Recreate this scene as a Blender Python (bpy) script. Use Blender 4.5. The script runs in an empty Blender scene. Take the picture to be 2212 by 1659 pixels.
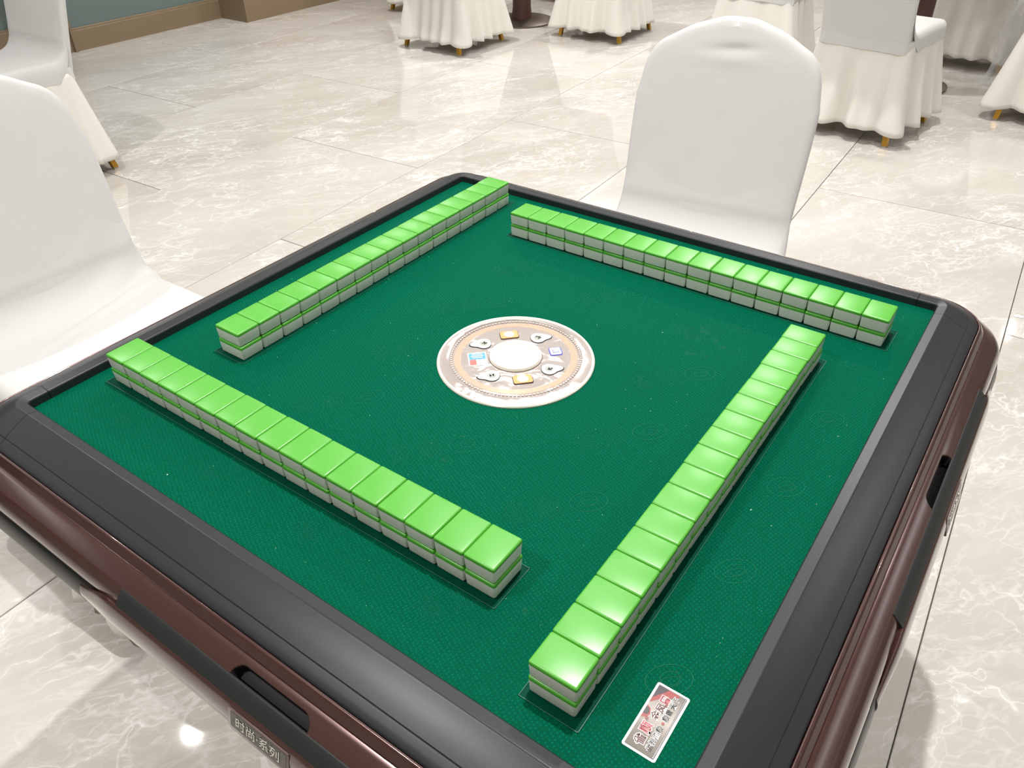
import bpy, bmesh, math, random
from mathutils import Vector, Matrix
random.seed(7)
S = bpy.context.scene
COL = S.collection
TZ = 0.77                                   # height of the felt above the floor

# ------------------------------------------------------------------ camera
cam_d = bpy.data.cameras.new('camera'); cam = bpy.data.objects.new('camera', cam_d); COL.objects.link(cam)
R0 = Vector((0.81572411, 0.57828655, -0.01337288)); R1 = Vector((0.33734123, -0.49437542, -0.80112037)); R2 = Vector((-0.46988836, 0.64898198, -0.59835384))
M = Matrix(((R0.x, -R1.x, -R2.x), (R0.y, -R1.y, -R2.y), (R0.z, -R1.z, -R2.z))).to_4x4()
M.translation = Vector((0.45415292, -0.63474838, 0.54094737 + TZ))
cam.matrix_world = M
cam_d.sensor_width = 36; cam_d.lens = 1693.276 / 2212 * 36; cam_d.clip_start = 0.02; cam_d.clip_end = 60
S.camera = cam
# ------------------------------------------------------------------ world, exposure
w = bpy.data.worlds.new('world'); S.world = w; w.use_nodes = True
w.node_tree.nodes['Background'].inputs[0].default_value = (1.0, 0.97, 0.93, 1)
w.node_tree.nodes['Background'].inputs[1].default_value = 0.12
S.view_settings.view_transform = 'Standard'; S.view_settings.look = 'None'
S.view_settings.exposure = -1.33; S.view_settings.gamma = 1.0; S.view_settings.use_curve_mapping = False
CEIL = 2.95
# ------------------------------------------------------------------ lights (ceiling lamps)
def area(name, loc, size, power, color=(1, 0.95, 0.88), shape='DISK', size_y=None, rot=(0, 0, 0), spread=math.pi):
    l = bpy.data.lights.new(name, 'AREA'); l.shape = shape; l.size = size; l.energy = power; l.color = color; l.spread = spread
    if size_y: l.size_y = size_y
    o = bpy.data.objects.new(name, l); COL.objects.link(o); o.location = loc; o.rotation_euler = rot
    return o
DOWN = [(0.09, 0.33, 86), (-2.45, 0.22, 50), (-3.95, 7.4, 50), (0.64, 7.4, 50), (-3.4, 3.2, 84), (-0.6, 3.0, 84), (2.4, 2.9, 50),
        (2.3, -0.6, 22), (-0.76, -1.42, 62), (0.4, -2.6, 20), (-1.9, 5.4, 60)]
for x, y, p in DOWN:
    area('ceiling_downlight_lamp', (x, y, CEIL - 0.03), 0.05, p, (1, 0.985, 0.965), spread=math.radians(150))
PANELS = [(-1.0, 1.5, 1.2, 1.2, 26), (-1.0, 5.0, 1.2, 1.2, 45)]  # the panel over the far tables is added as soft fill
for x, y, sx, sy, p in PANELS:
    area('ceiling_panel_lamp', (x, y, CEIL - 0.035), sx, p, (0.98, 0.98, 1.0), 'RECTANGLE', sy)

ADDED_UPLIGHTS = [(-4.2, 2.4, 0.12, 11.0), (5.6, 2.4, 0.12, 11.0)]  # unseen uplight troughs, added to brighten the ceiling
for x, y, sx, sy in ADDED_UPLIGHTS:
    area('added_uplight', (x, y, CEIL - 0.42), sx, 170, (0.97, 0.97, 1.0), 'RECTANGLE', sy, rot=(math.pi, 0, 0))

# ------------------------------------------------------------------ helpers
def link(o, parent=None):
    COL.objects.link(o)
    if parent is not None: o.parent = parent
    return o
def tag(o, label=None, cat=None, group=None, kind=None):
    if label: o['label'] = label
    if cat: o['category'] = cat
    if group: o['group'] = group
    if kind: o['kind'] = kind
    return o
def empty(name, loc=(0, 0, 0), rz=0, **k):
    o = bpy.data.objects.new(name, None); o.empty_display_size = 0.05; o.location = loc; o.rotation_euler = (0, 0, rz)
    COL.objects.link(o); return tag(o, **k)
def mesh_obj(name, verts, faces, mats, parent=None, smooth=True, fm=None, loc=None):
    me = bpy.data.meshes.new(name); me.from_pydata(verts, [], faces); me.update()
    if not isinstance(mats, (list, tuple)): mats = [mats]
    for m in mats: me.materials.append(m)
    if fm: me.polygons.foreach_set('material_index', fm)
    if smooth: me.polygons.foreach_set('use_smooth', [True] * len(me.polygons))
    o = bpy.data.objects.new(name, me); link(o, parent)
    if loc: o.location = loc
    return o
def bm_obj(name, bm, mats, parent=None, smooth=True, angle=None):
    me = bpy.data.meshes.new(name); bmesh.ops.recalc_face_normals(bm, faces=bm.faces[:]); bm.to_mesh(me); bm.free()
    if not isinstance(mats, (list, tuple)): mats = [mats]
    for m in mats: me.materials.append(m)
    if smooth: me.polygons.foreach_set('use_smooth', [True] * len(me.polygons))
    if angle is not None: sharp(me, angle)
    o = bpy.data.objects.new(name, me); link(o, parent); return o
def sharp(me, deg):
    bm = bmesh.new(); bm.from_mesh(me); a = math.radians(deg)
    for e in bm.edges:
        if len(e.link_faces) == 2 and e.calc_face_angle(0) > a: e.smooth = False
    bm.to_mesh(me); bm.free()
def add_box(bm, x0, x1, y0, y1, z0, z1, bev=0, seg=2, mi=0):
    r = bmesh.ops.create_cube(bm, size=1); vs = r['verts']
    for v in vs:
        v.co = Vector(((x0 + x1) / 2 + v.co.x * (x1 - x0), (y0 + y1) / 2 + v.co.y * (y1 - y0), (z0 + z1) / 2 + v.co.z * (z1 - z0)))
    fs = set(f for v in vs for f in v.link_faces)
    if bev:
        es = list(set(e for v in vs for e in v.link_edges))
        rr = bmesh.ops.bevel(bm, geom=es, offset=bev, segments=seg, profile=0.5, affect='EDGES'); fs = set(rr['faces']) | set(f for v in rr['verts'] for f in v.link_faces)
    for f in fs: f.material_index = mi
def lathe(name, prof, mat, parent=None, n=64, loc=None, smooth_angle=35, cap=True):
    V, F = [], []
    for r, z in prof:
        for i in range(n):
            a = 2 * math.pi * i / n; V.append((r * math.cos(a), r * math.sin(a), z))
    for j in range(len(prof) - 1):
        for i in range(n):
            k = (i + 1) % n; F.append((j * n + i, j * n + k, (j + 1) * n + k, (j + 1) * n + i))
    if cap:
        if prof[0][0] > 1e-5: F.append(tuple(range(n))[::-1])
        if prof[-1][0] > 1e-5: F.append(tuple((len(prof) - 1) * n + i for i in range(n)))
    o = mesh_obj(name, V, F, mat, parent, True, loc=loc)
    bm = bmesh.new(); bm.from_mesh(o.data); bmesh.ops.remove_doubles(bm, verts=bm.verts[:], dist=1e-6); bmesh.ops.recalc_face_normals(bm, faces=bm.faces[:]); bm.to_mesh(o.data); bm.free()
    sharp(o.data, smooth_angle); return o
def prism(bm, pts, z0, z1, mi=0, bev=0):
    a = [bm.verts.new((x, y, z0)) for x, y in pts]; b = [bm.verts.new((x, y, z1)) for x, y in pts]; n = len(pts)
    f = [bm.faces.new(a[::-1]), bm.faces.new(b)] + [bm.faces.new((a[i], a[(i + 1) % n], b[(i + 1) % n], b[i])) for i in range(n)]
    for q in f: q.material_index = mi
    if bev:
        es = [e for e in bm.edges if e.verts[0] in b and e.verts[1] in b]
        bmesh.ops.bevel(bm, geom=es, offset=bev, segments=2, profile=0.5, affect='EDGES')
def rrect(w, h, r, n=5):
    P = []
    for cx, cy, a0 in ((w / 2 - r, h / 2 - r, 0), (-w / 2 + r, h / 2 - r, 90), (-w / 2 + r, -h / 2 + r, 180), (w / 2 - r, -h / 2 + r, 270)):
        for i in range(n + 1):
            a = math.radians(a0 + 90 * i / n); P.append((cx + r * math.cos(a), cy + r * math.sin(a)))
    return P
def text_obj(name, s, size, mat, parent, mw, extrude=0.0001, outline=None, align='CENTER', bold=0.0):
    c = bpy.data.curves.new(name, 'FONT'); c.body = s; c.size = size; c.align_x = align; c.align_y = 'CENTER'
    c.resolution_u = 3; c.extrude = extrude; c.offset = bold
    if outline: c.fill_mode = 'NONE'; c.bevel_depth = outline; c.bevel_resolution = 0; c.extrude = 0
    t = bpy.data.objects.new('tmp', c); COL.objects.link(t)
    bpy.context.view_layer.update()
    me = bpy.data.meshes.new_from_object(t.evaluated_get(bpy.context.evaluated_depsgraph_get()))
    bpy.data.objects.remove(t); me.name = name; me.materials.clear(); me.materials.append(mat)
    o = bpy.data.objects.new(name, me); link(o, parent); o.matrix_local = mw; return o

# ------------------------------------------------------------------ materials
class NT:
    def __init__(s, name):
        s.m = bpy.data.materials.new(name); s.m.use_nodes = True; s.t = s.m.node_tree; s.n = s.t.nodes; s.l = s.t.links
        s.b = s.n['Principled BSDF']
    def node(s, t, **k):
        n = s.n.new(t)
        for a, v in k.items(): setattr(n, a, v)
        return n
    def set(s, **k):
        for a, v in k.items():
            a = a.replace('_', ' ').title() if a not in ('IOR',) else a
            a = {'Specular': 'Specular IOR Level', 'Coat': 'Coat Weight', 'Sss': 'Subsurface Weight', 'Sheen': 'Sheen Weight', 'Transmission': 'Transmission Weight'}.get(a, a)
            if isinstance(v, tuple) and len(v) == 3 and 'Color' in a: v = v + (1,)
            s.b.inputs[a].default_value = v
        return s
    def coord(s, kind='Object', scale=(1, 1, 1), rot=(0, 0, 0), loc=(0, 0, 0)):
        tc = s.node('ShaderNodeTexCoord'); mp = s.node('ShaderNodeMapping')
        mp.inputs['Scale'].default_value = scale; mp.inputs['Rotation'].default_value = rot; mp.inputs['Location'].default_value = loc
        s.l.new(tc.outputs[kind], mp.inputs[0]); return mp.outputs[0]
    def noise(s, vec, scale, detail=3, rough=0.5, dist=0):
        n = s.node('ShaderNodeTexNoise'); n.inputs['Scale'].default_value = scale; n.inputs['Detail'].default_value = detail
        n.inputs['Roughness'].default_value = rough; n.inputs['Distortion'].default_value = dist
        if vec: s.l.new(vec, n.inputs['Vector'])
        return n
    def ramp(s, fac, stops):
        r = s.node('ShaderNodeValToRGB'); e = r.color_ramp.elements
        e[0].position, e[0].color = stops[0][0], stops[0][1] + (1,); e[1].position, e[1].color = stops[-1][0], stops[-1][1] + (1,)
        for p, c in stops[1:-1]:
            x = e.new(p); x.color = c + (1,)
        s.l.new(fac, r.inputs[0]); return r.outputs[0]
    def math(s, op, a, b=None, clamp=False):
        n = s.node('ShaderNodeMath', operation=op, use_clamp=clamp)
        for i, v in enumerate((a, b)):
            if v is None: continue
            if isinstance(v, (int, float)): n.inputs[i].default_value = v
            else: s.l.new(v, n.inputs[i])
        return n.outputs[0]
    def mix(s, fac, a, b, mode='MIX'):
        n = s.node('ShaderNodeMix', data_type='RGBA', blend_type=mode)
        for i, v in ((0, fac), (6, a), (7, b)):
            if isinstance(v, (int, float)): n.inputs[i].default_value = v
            elif isinstance(v, tuple): n.inputs[i].default_value = v + (1,) if len(v) == 3 else v
            else: s.l.new(v, n.inputs[i])
        return n.outputs[2]
    def bump(s, h, strength=0.3, dist=0.001, normal=None):
        n = s.node('ShaderNodeBump'); n.inputs['Strength'].default_value = strength; n.inputs['Distance'].default_value = dist
        s.l.new(h, n.inputs['Height'])
        if normal: s.l.new(normal, n.inputs['Normal'])
        s.l.new(n.outputs[0], s.b.inputs['Normal']); return n.outputs[0]
    def col(s, c): s.l.new(c, s.b.inputs['Base Color']); return s
def simple(name, c, rough=0.5, metal=0.0, **k):
    t = NT(name); t.set(base_color=c, roughness=rough, metallic=metal, **k); return t.m

# floor marble
def marble():
    t = NT('polished_marble')
    tc = t.node('ShaderNodeTexCoord'); oi = t.node('ShaderNodeObjectInfo')
    geo = t.node('ShaderNodeNewGeometry')
    off = t.node('ShaderNodeVectorMath', operation='SCALE'); cmb = t.node('ShaderNodeCombineXYZ')
    t.l.new(oi.outputs['Random'], cmb.inputs[0]); m2 = t.math('MULTIPLY', oi.outputs['Random'], 7.3); t.l.new(m2, cmb.inputs[1])
    t.l.new(cmb.outputs[0], off.inputs[0]); off.inputs['Scale'].default_value = 37.0
    add = t.node('ShaderNodeVectorMath', operation='ADD'); t.l.new(geo.outputs['Position'], add.inputs[0]); t.l.new(off.outputs[0], add.inputs[1])
    # stretched frame: long veins run along about 58 degrees
    mp = t.node('ShaderNodeMapping'); mp.inputs['Rotation'].default_value = (0, 0, math.radians(-58)); t.l.new(add.outputs[0], mp.inputs[0])
    mp2 = t.node('ShaderNodeMapping'); mp2.inputs['Scale'].default_value = (0.42, 1.5, 1); t.l.new(mp.outputs[0], mp2.inputs[0])
    v = mp2.outputs[0]; v0 = mp.outputs[0]
    warp = t.noise(v0, 2.6, 4, 0.6)
    wv = t.node('ShaderNodeVectorMath', operation='SCALE'); t.l.new(warp.outputs['Color'], wv.inputs[0]); wv.inputs['Scale'].default_value = 0.55
    vw = t.node('ShaderNodeVectorMath', operation='ADD'); t.l.new(v, vw.inputs[0]); t.l.new(wv.outputs[0], vw.inputs[1])
    def ridge(vec, sc, k, det=4, dist=0.3):
        n = t.noise(vec, sc, det, 0.55, dist); a = t.math('ABSOLUTE', t.math('SUBTRACT', n.outputs[0], 0.5))
        return t.math('SUBTRACT', 1.0, t.math('MULTIPLY', a, k), True)
    r1 = t.math('MULTIPLY', t.math('MAXIMUM', ridge(vw.outputs[0], 1.6, 150, 6), t.math('MULTIPLY', ridge(vw.outputs[0], 1.6, 30, 6), 0.3)), t.math('MULTIPLY', t.math('SUBTRACT', t.noise(v0, 1.1, 2, 0.5).outputs[0], 0.40), 6, True))
    r2 = ridge(vw.outputs[0], 4.2, 60, 5)
    vor = t.node('ShaderNodeTexVoronoi', feature='DISTANCE_TO_EDGE'); vor.inputs['Scale'].default_value = 5.5; t.l.new(vw.outputs[0], vor.inputs['Vector'])
    c1 = t.math('SUBTRACT', 1.0, t.math('MULTIPLY', vor.outputs['Distance'], 45), True)
    wf = t.noise(v0, 9, 3, 0.6); wfs = t.node('ShaderNodeVectorMath', operation='SCALE'); t.l.new(wf.outputs['Color'], wfs.inputs[0]); wfs.inputs['Scale'].default_value = 0.10
    vf = t.node('ShaderNodeVectorMath', operation='ADD'); t.l.new(v, vf.inputs[0]); t.l.new(wfs.outputs[0], vf.inputs[1])
    vor2 = t.node('ShaderNodeTexVoronoi', feature='DISTANCE_TO_EDGE'); vor2.inputs['Scale'].default_value = 9; t.l.new(vf.outputs[0], vor2.inputs['Vector'])
    c2 = t.math('SUBTRACT', 1.0, t.math('MULTIPLY', vor2.outputs['Distance'], 26), True)
    mask = t.noise(v0, 1.7, 3, 0.5); mk = t.math('MULTIPLY', t.math('SUBTRACT', mask.outputs[0], 0.42), 6, True)
    mask2 = t.noise(v0, 3.1, 3, 0.5); mk2 = t.math('MULTIPLY', t.math('SUBTRACT', mask2.outputs[0], 0.45), 6, True)
    fine = t.noise(v, 22, 5, 0.65, 0.6)
    fr = t.math('MULTIPLY', t.math('SUBTRACT', fine.outputs[0], 0.53), 5, True)
    veins = t.math('ADD', t.math('MULTIPLY', r1, 0.75), t.math('MULTIPLY', t.math('MULTIPLY', r2, mk), 0.55))
    veins = t.math('ADD', veins, t.math('MULTIPLY', t.math('MULTIPLY', c1, mk2), 0.5))
    veins = t.math('ADD', veins, t.math('MULTIPLY', t.math('MULTIPLY', c2, mk2), 0.30))
    r3 = ridge(v, 10, 36, 4, 0.6)
    veins = t.math('ADD', veins, t.math('MULTIPLY', t.math('MULTIPLY', r3, mk), 0.32))
    veins = t.math('ADD', veins, t.math('MULTIPLY', fr, 0.13), True)
    base = t.ramp(t.noise(v, 1.3, 5, 0.6, 0.4).outputs[0], [(0.32, (0.535, 0.495, 0.445)), (0.5, (0.61, 0.575, 0.525)), (0.68, (0.67, 0.64, 0.595))])
    c = t.mix(veins, base, (0.90, 0.88, 0.85))
    t.col(c); t.set(roughness=0.035, specular=0.5, IOR=1.5, coat=0.0)
    return t.m
M_MARBLE = marble()
M_GROUT = simple('floor_grout', (0.13, 0.115, 0.10), 0.8)
def cloth(name, c, wr=0.25, scale=5.0):
    t = NT(name); v = t.coord('Object')
    n = t.noise(v, scale, 2, 0.45, 0.5); f = t.noise(v, 700, 2, 0.5)
    h = t.math('ADD', t.math('MULTIPLY', n.outputs[0], wr), t.math('MULTIPLY', f.outputs[0], 0.012))
    t.bump(h, 0.5, 0.03)
    t.set(base_color=c, roughness=0.75, specular=0.25, sheen=0.25, sss=0.0); return t.m
M_CLOTH = cloth('white_stretch_fabric', (0.625, 0.62, 0.607))
M_SKIRT = cloth('ivory_skirt_fabric', (0.80, 0.77, 0.71), 0.12, 9)
M_GOLD = simple('gold_metal', (0.62, 0.34, 0.05), 0.32, 0.75)
M_PAD = simple('leg_glide', (0.45, 0.40, 0.33), 0.6)
def wallmat(name, c, sc=60, rough=0.6):
    t = NT(name); v = t.coord('Object'); n = t.noise(v, sc, 4, 0.6)
    t.col(t.mix(n.outputs[0], tuple(x * 0.93 for x in c), tuple(min(1, x * 1.06) for x in c))); t.set(roughness=rough); t.bump(n.outputs[0], 0.1, 0.002); return t.m
M_TEAL = wallmat('teal_wall_covering', (0.155, 0.205, 0.195))
M_TAUPE = wallmat('taupe_trim', (0.255, 0.185, 0.115), 8, 0.42)
M_DARK = wallmat('dark_jamb', (0.05, 0.04, 0.03), 8, 0.5)
M_WHITEWALL = wallmat('warm_white_wall', (0.62, 0.58, 0.52), 30)
M_CEIL = wallmat('white_ceiling', (0.82, 0.81, 0.79), 30)
M_BROWNCOL = simple('dark_red_wood', (0.085, 0.036, 0.028), 0.45)
M_BRONZE = simple('bronze_base', (0.16, 0.125, 0.10), 0.35, 0.8)
M_TOP = simple('table_top_laminate', (0.55, 0.50, 0.44), 0.5)
# felt
def felt():
    t = NT('green_felt'); v = t.coord('Object', rot=(0, 0, math.radians(0)))
    mp = t.node('ShaderNodeMapping'); mp.inputs['Rotation'].default_value = (0, 0, math.radians(20)); mp.inputs['Scale'].default_value = (1.0, 0.8, 1); t.l.new(v, mp.inputs[0])
    vo = t.node('ShaderNodeTexVoronoi', feature='F1'); vo.inputs['Scale'].default_value = 330; vo.inputs['Randomness'].default_value = 0.30; t.l.new(mp.outputs[0], vo.inputs['Vector'])
    d = t.math('SUBTRACT', 1.0, t.math('MULTIPLY', vo.outputs['Distance'], 2.7), True)
    big = t.noise(v, 6, 3, 0.5); amp = t.math('ADD', t.math('MULTIPLY', big.outputs[0], 0.7), 0.15)
    n = t.noise(v, 900, 2, 0.6)
    base = t.mix(n.outputs[0], (0.0, 0.058, 0.029), (0.0, 0.097, 0.050))
    dc = t.mix(t.math('MULTIPLY', t.math('MULTIPLY', d, amp), 1.1, True), base, (0.002, 0.20, 0.118))
    sp = t.noise(v, 260, 2, 0.5); spk = t.math('MULTIPLY', t.math('SUBTRACT', sp.outputs[0], 0.765), 30, True)
    st = t.noise(v, 9, 5, 0.7); stm = t.math('MULTIPLY', t.math('SUBTRACT', st.outputs[0], 0.66), 5, True)
    c = t.mix(t.math('MULTIPLY', stm, 0.25), dc, (0.16, 0.22, 0.10))
    c = t.mix(spk, c, (0.45, 0.62, 0.5)); t.col(c)
    t.bump(t.math('ADD', d, t.math('MULTIPLY', n.outputs[0], 0.5)), 0.45, 0.0009)
    t.set(roughness=0.6, specular=0.02, sheen=0.35, sheen_tint=(0.0, 0.45, 0.30, 1), sheen_roughness=0.35); return t.m
M_FELT = felt()
M_EMB = simple('embossed_green', (0.0, 0.135, 0.080), 0.5, specular=0.15)
M_SLOT = simple('smooth_green_plate', (0.0, 0.052, 0.029), 0.5, specular=0.04)
M_LINE = simple('clear_slot_edge', (0.04, 0.17, 0.11), 0.3)
# green tile back with fine scroll relief
def tgreen():
    t = NT('green_tile_back'); v = t.coord('Object')
    wv = t.node('ShaderNodeTexWave', wave_type='RINGS', rings_direction='SPHERICAL'); vo = t.node('ShaderNodeTexVoronoi'); vo.inputs['Scale'].default_value = 210; vo.inputs['Randomness'].default_value = 0.1
    t.l.new(v, vo.inputs['Vector']); r = t.math('SINE', t.math('MULTIPLY', vo.outputs['Distance'], 22))
    t.bump(r, 0.02, 0.0003)
    t.set(base_color=(0.078, 0.385, 0.026), roughness=0.36, specular=0.7, sss=0.0, subsurface_radius=(0.004, 0.008, 0.003), subsurface_scale=0.3, coat=0.12, coat_roughness=0.3); return t.m
M_TGREEN = tgreen()
M_TWHITE = simple('ivory_tile_face', (0.80, 0.785, 0.72), 0.35, coat=0.1)
def charc():
    t = NT('charcoal_plastic'); v = t.coord('Object'); n = t.noise(v, 2300, 2, 0.5); b = t.noise(v, 5, 3, 0.5)
    t.col(t.mix(b.outputs[0], (0.018, 0.0195, 0.023), (0.028, 0.029, 0.031))); t.bump(n.outputs[0], 0.5, 0.00007); t.set(roughness=0.33, specular=0.36); return t.m
M_CHAR = charc()
def brown():
    t = NT('brown_pearl_lacquer'); v = t.coord('Object'); n = t.noise(v, 2500, 1, 0.5)
    t.col(t.mix(n.outputs[0], (0.055, 0.020, 0.017), (0.085, 0.034, 0.029))); t.set(metallic=0.35, roughness=0.22, coat=1.0, coat_roughness=0.04); return t.m
M_BROWN = brown()
M_BLACK = simple('black_plastic', (0.006, 0.007, 0.007), 0.3, specular=0.3)
M_RECESS = simple('black_recess', (0.006, 0.004, 0.005), 0.5)
M_GRIP = simple('grey_black_grip', (0.020, 0.022, 0.022), 0.38, specular=0.35)
M_SILVER = simple('silver_lettering', (0.75, 0.75, 0.68), 0.25, 0.9)

# ------------------------------------------------------------------ room
floor = tag(mesh_obj('floor', [(-9.5, -5, -0.006), (7, -5, -0.006), (7, 10, -0.006), (-9.5, 10, -0.006)], [(0, 1, 2, 3)], M_GROUT, smooth=False), kind='structure')
ang = math.radians(2.28); P = 0.785
def fpos(k, s):      # joint k, position along joint s -> xy
    return (-0.208 + P * k - 0.0398 * s, s)
TL = 1.575; G = 0.0016
def tile_mesh():
    bm = bmesh.new(); add_box(bm, -P / 2 + G, P / 2 - G, -TL / 2 + G, TL / 2 - G, -0.012, 0.0)
    es = [e for e in bm.edges if all(v.co.z > -0.001 for v in e.verts)]
    bmesh.ops.bevel(bm, geom=es, offset=0.0012, segments=1, affect='EDGES')
    me = bpy.data.meshes.new('floor_tile'); bm.to_mesh(me); bm.free(); me.materials.append(M_MARBLE); return me
TM = tile_mesh()
for k in range(-7, 5):
    y0 = (1.055 if k % 2 == 0 else 0.27)
    for j in range(-4, 6):
        ym = y0 + TL * (j + 0.5)
        if ym < -4.6 or ym > 9.6: continue
        cx = -0.208 + P * (k + 0.5) - 0.0398 * ym
        if cx < -5.95: continue
        o = bpy.data.objects.new('floor_tile', TM); link(o, floor); o.location = (cx, ym, 0); o.rotation_euler = (0, 0, math.atan(0.0398))
def wall(name, x0, x1, y0, y1, z0, z1, m, kind='structure'):
    bm = bmesh.new(); add_box(bm, x0, x1, y0, y1, z0, z1); return tag(bm_obj(name, bm, m, smooth=False), kind=kind)
H = 3.0
wall('wall_left', -5.62, -5.45, -5, 2.105, 0, H, M_TEAL)
wl = wall('wall_left_middle', -5.30, -5.115, 2.165, 3.42, 0, H, M_TEAL); wl.name = 'wall_left'
wp = wall('wall_left_pilaster', -5.30, -4.80, 3.345, 9.6, 0, H, M_TAUPE); wp.name = 'wall_left'
wall('trim_1', -5.60, -5.43, 2.105, 2.135, 0, H, M_DARK)
wall('trim_2', -5.42, -5.105, 2.135, 2.165, 0, H, M_TAUPE)
wall('trim_3', -5.105, -5.085, 2.158, 2.172, 0, H, M_TAUPE)
wall('wall_far', -9.5, 7, 9.3, 9.5, 0, H, M_WHITEWALL); wall('wall_right', 6.2, 6.4, -5, 9.5, 0, H, M_WHITEWALL); wall('wall_near', -9.5, 7, -4.6, -4.4, 0, H, M_WHITEWALL)
def baseboard(name, x, y0, y1, h=0.14):
    pr = [(0, 0), (0.016, 0), (0.016, h - 0.018), (0.012, h - 0.014), (0.012, h - 0.004), (0.008, h), (0, h)]
    V = [(x + a, y, z) for y in (y0, y1) for a, z in pr]; n = len(pr)
    F = [(i, (i + 1) % n, n + (i + 1) % n, n + i) for i in range(n)] + [tuple(range(n))[::-1], tuple(range(n, 2 * n))]
    return tag(mesh_obj(name, V, F, M_TAUPE, smooth=False), kind='structure')
baseboard('baseboard_left', -5.45, -4.4, 2.105); baseboard('baseboard_left', -5.115, 2.172, 3.345)
ceil = wall('ceiling', -9.5, 7, -5, 9.6, CEIL, CEIL + 0.1, M_CEIL)
t = NT('lamp_glow'); t.set(base_color=(0, 0, 0), emission_color=(1, 0.97, 0.92), emission_strength=30.0); M_LAMP = t.m
t = NT('panel_glow'); t.set(base_color=(0.8, 0.8, 0.8), emission_color=(1, 0.98, 0.97), emission_strength=2.0); M_PANEL = t.m
M_LRING = simple('lamp_trim', (0.7, 0.7, 0.7), 0.4)
ords = ['first', 'second', 'third', 'fourth', 'fifth', 'sixth', 'seventh', 'eighth', 'ninth', 'tenth', 'eleventh', 'twelfth', 'thirteenth', 'fourteenth', 'fifteenth', 'sixteenth', 'seventeenth']
LWHERE = ['right above the mahjong table', 'above the chair at the left of the mahjong table', 'in the far corner by the taupe pilaster', 'in front of the far wall, right', 'above the free floor near the teal wall',
          'above the turned chair at the right', 'above the free floor at the far right', 'to the right of the mahjong table', 'to the near left of the mahjong table', 'behind the photographer', 'above the bronze pedestal table']
for i, (x, y, p) in enumerate(DOWN):
    e = empty('ceiling_downlight', (x, y, CEIL), label='small round recessed ceiling downlight ' + LWHERE[i], cat='lamp', group='recessed ceiling downlights')
    lathe('trim_ring', [(0.026, -0.006), (0.046, -0.018), (0.062, -0.018), (0.064, -0.002)], M_LRING, e, 24, cap=False)
    lathe('lens', [(0.0, -0.006), (0.026, -0.006)], M_LAMP, e, 24, cap=False)
for x, y, sx, sy, p in PANELS:
    e = empty('ceiling_panel_light', (x, y, CEIL), label='flat square panel light under the ceiling, %s' % ('above the chair side of the mahjong table' if y < 3 else 'added over the far tables as soft fill'), cat='lamp', group='ceiling panel lights')
    bm = bmesh.new(); add_box(bm, -sx / 2 - 0.02, sx / 2 + 0.02, -sy / 2 - 0.02, sy / 2 + 0.02, -0.028, -0.012); bm_obj('frame', bm, M_LRING, e, False)
    bm = bmesh.new(); add_box(bm, -sx / 2, sx / 2, -sy / 2, sy / 2, -0.032, -0.0285); bm_obj('diffuser', bm, M_PANEL, e, False)

for x, y, sx, sy in ADDED_UPLIGHTS:
    bm = bmesh.new(); add_box(bm, x - 0.14, x + 0.14, y - sy / 2 - 0.05, y + sy / 2 + 0.05, CEIL - 0.47, CEIL - 0.44); add_box(bm, x - 0.16, x - 0.14, y - sy / 2 - 0.05, y + sy / 2 + 0.05, CEIL - 0.47, CEIL - 0.34); add_box(bm, x + 0.14, x + 0.16, y - sy / 2 - 0.05, y + sy / 2 + 0.05, CEIL - 0.47, CEIL - 0.34)
    for q in (-4, -2, 0, 2, 4): add_box(bm, x - 0.01, x + 0.01, y + q - 0.01, y + q + 0.01, CEIL - 0.45, CEIL)
    tag(bm_obj('added_uplight_trough', bm, M_LRING, None, False), 'long added white light trough that brightens the ceiling near the %s wall' % ('left' if x < 0 else 'right'), 'lamp')

# ------------------------------------------------------------------ mahjong table
T = empty('mahjong_table', (0.0018, -0.0005, 0), label='square automatic mahjong table with green felt, charcoal rim and brown sides', cat='table')
HF = 0.3907; RC = 0.004
def rim_path(side, s0, s1, nst, with_arc0=False, with_arc1=False, narc=10):
    """points (pos, normal) going along one side from s0 to s1 (local u) plus corner arcs, side 0 = near (-y)"""
    out = []; L = HF - RC
    if with_arc0:
        for i in range(narc):
            a = math.radians(-90 - with_arc0 + with_arc0 * i / narc); out.append((-L + RC * math.cos(a), -L + RC * math.sin(a), math.cos(a), math.sin(a)))
    for i in range(nst + 1):
        u = s0 + (s1 - s0) * i / nst; out.append((u, -HF, 0, -1))
    if with_arc1:
        for i in range(1, narc + 1):
            a = math.radians(-90 + with_arc1 * i / narc); out.append((L + RC * math.cos(a), -L + RC * math.sin(a), math.cos(a), math.sin(a)))
    c, s = [(1, 0), (0, 1), (-1, 0), (0, -1)][side]
    return [(x * c - y * s, x * s + y * c, nx * c - ny * s, nx * s + ny * c) for x, y, nx, ny in out]
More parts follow.
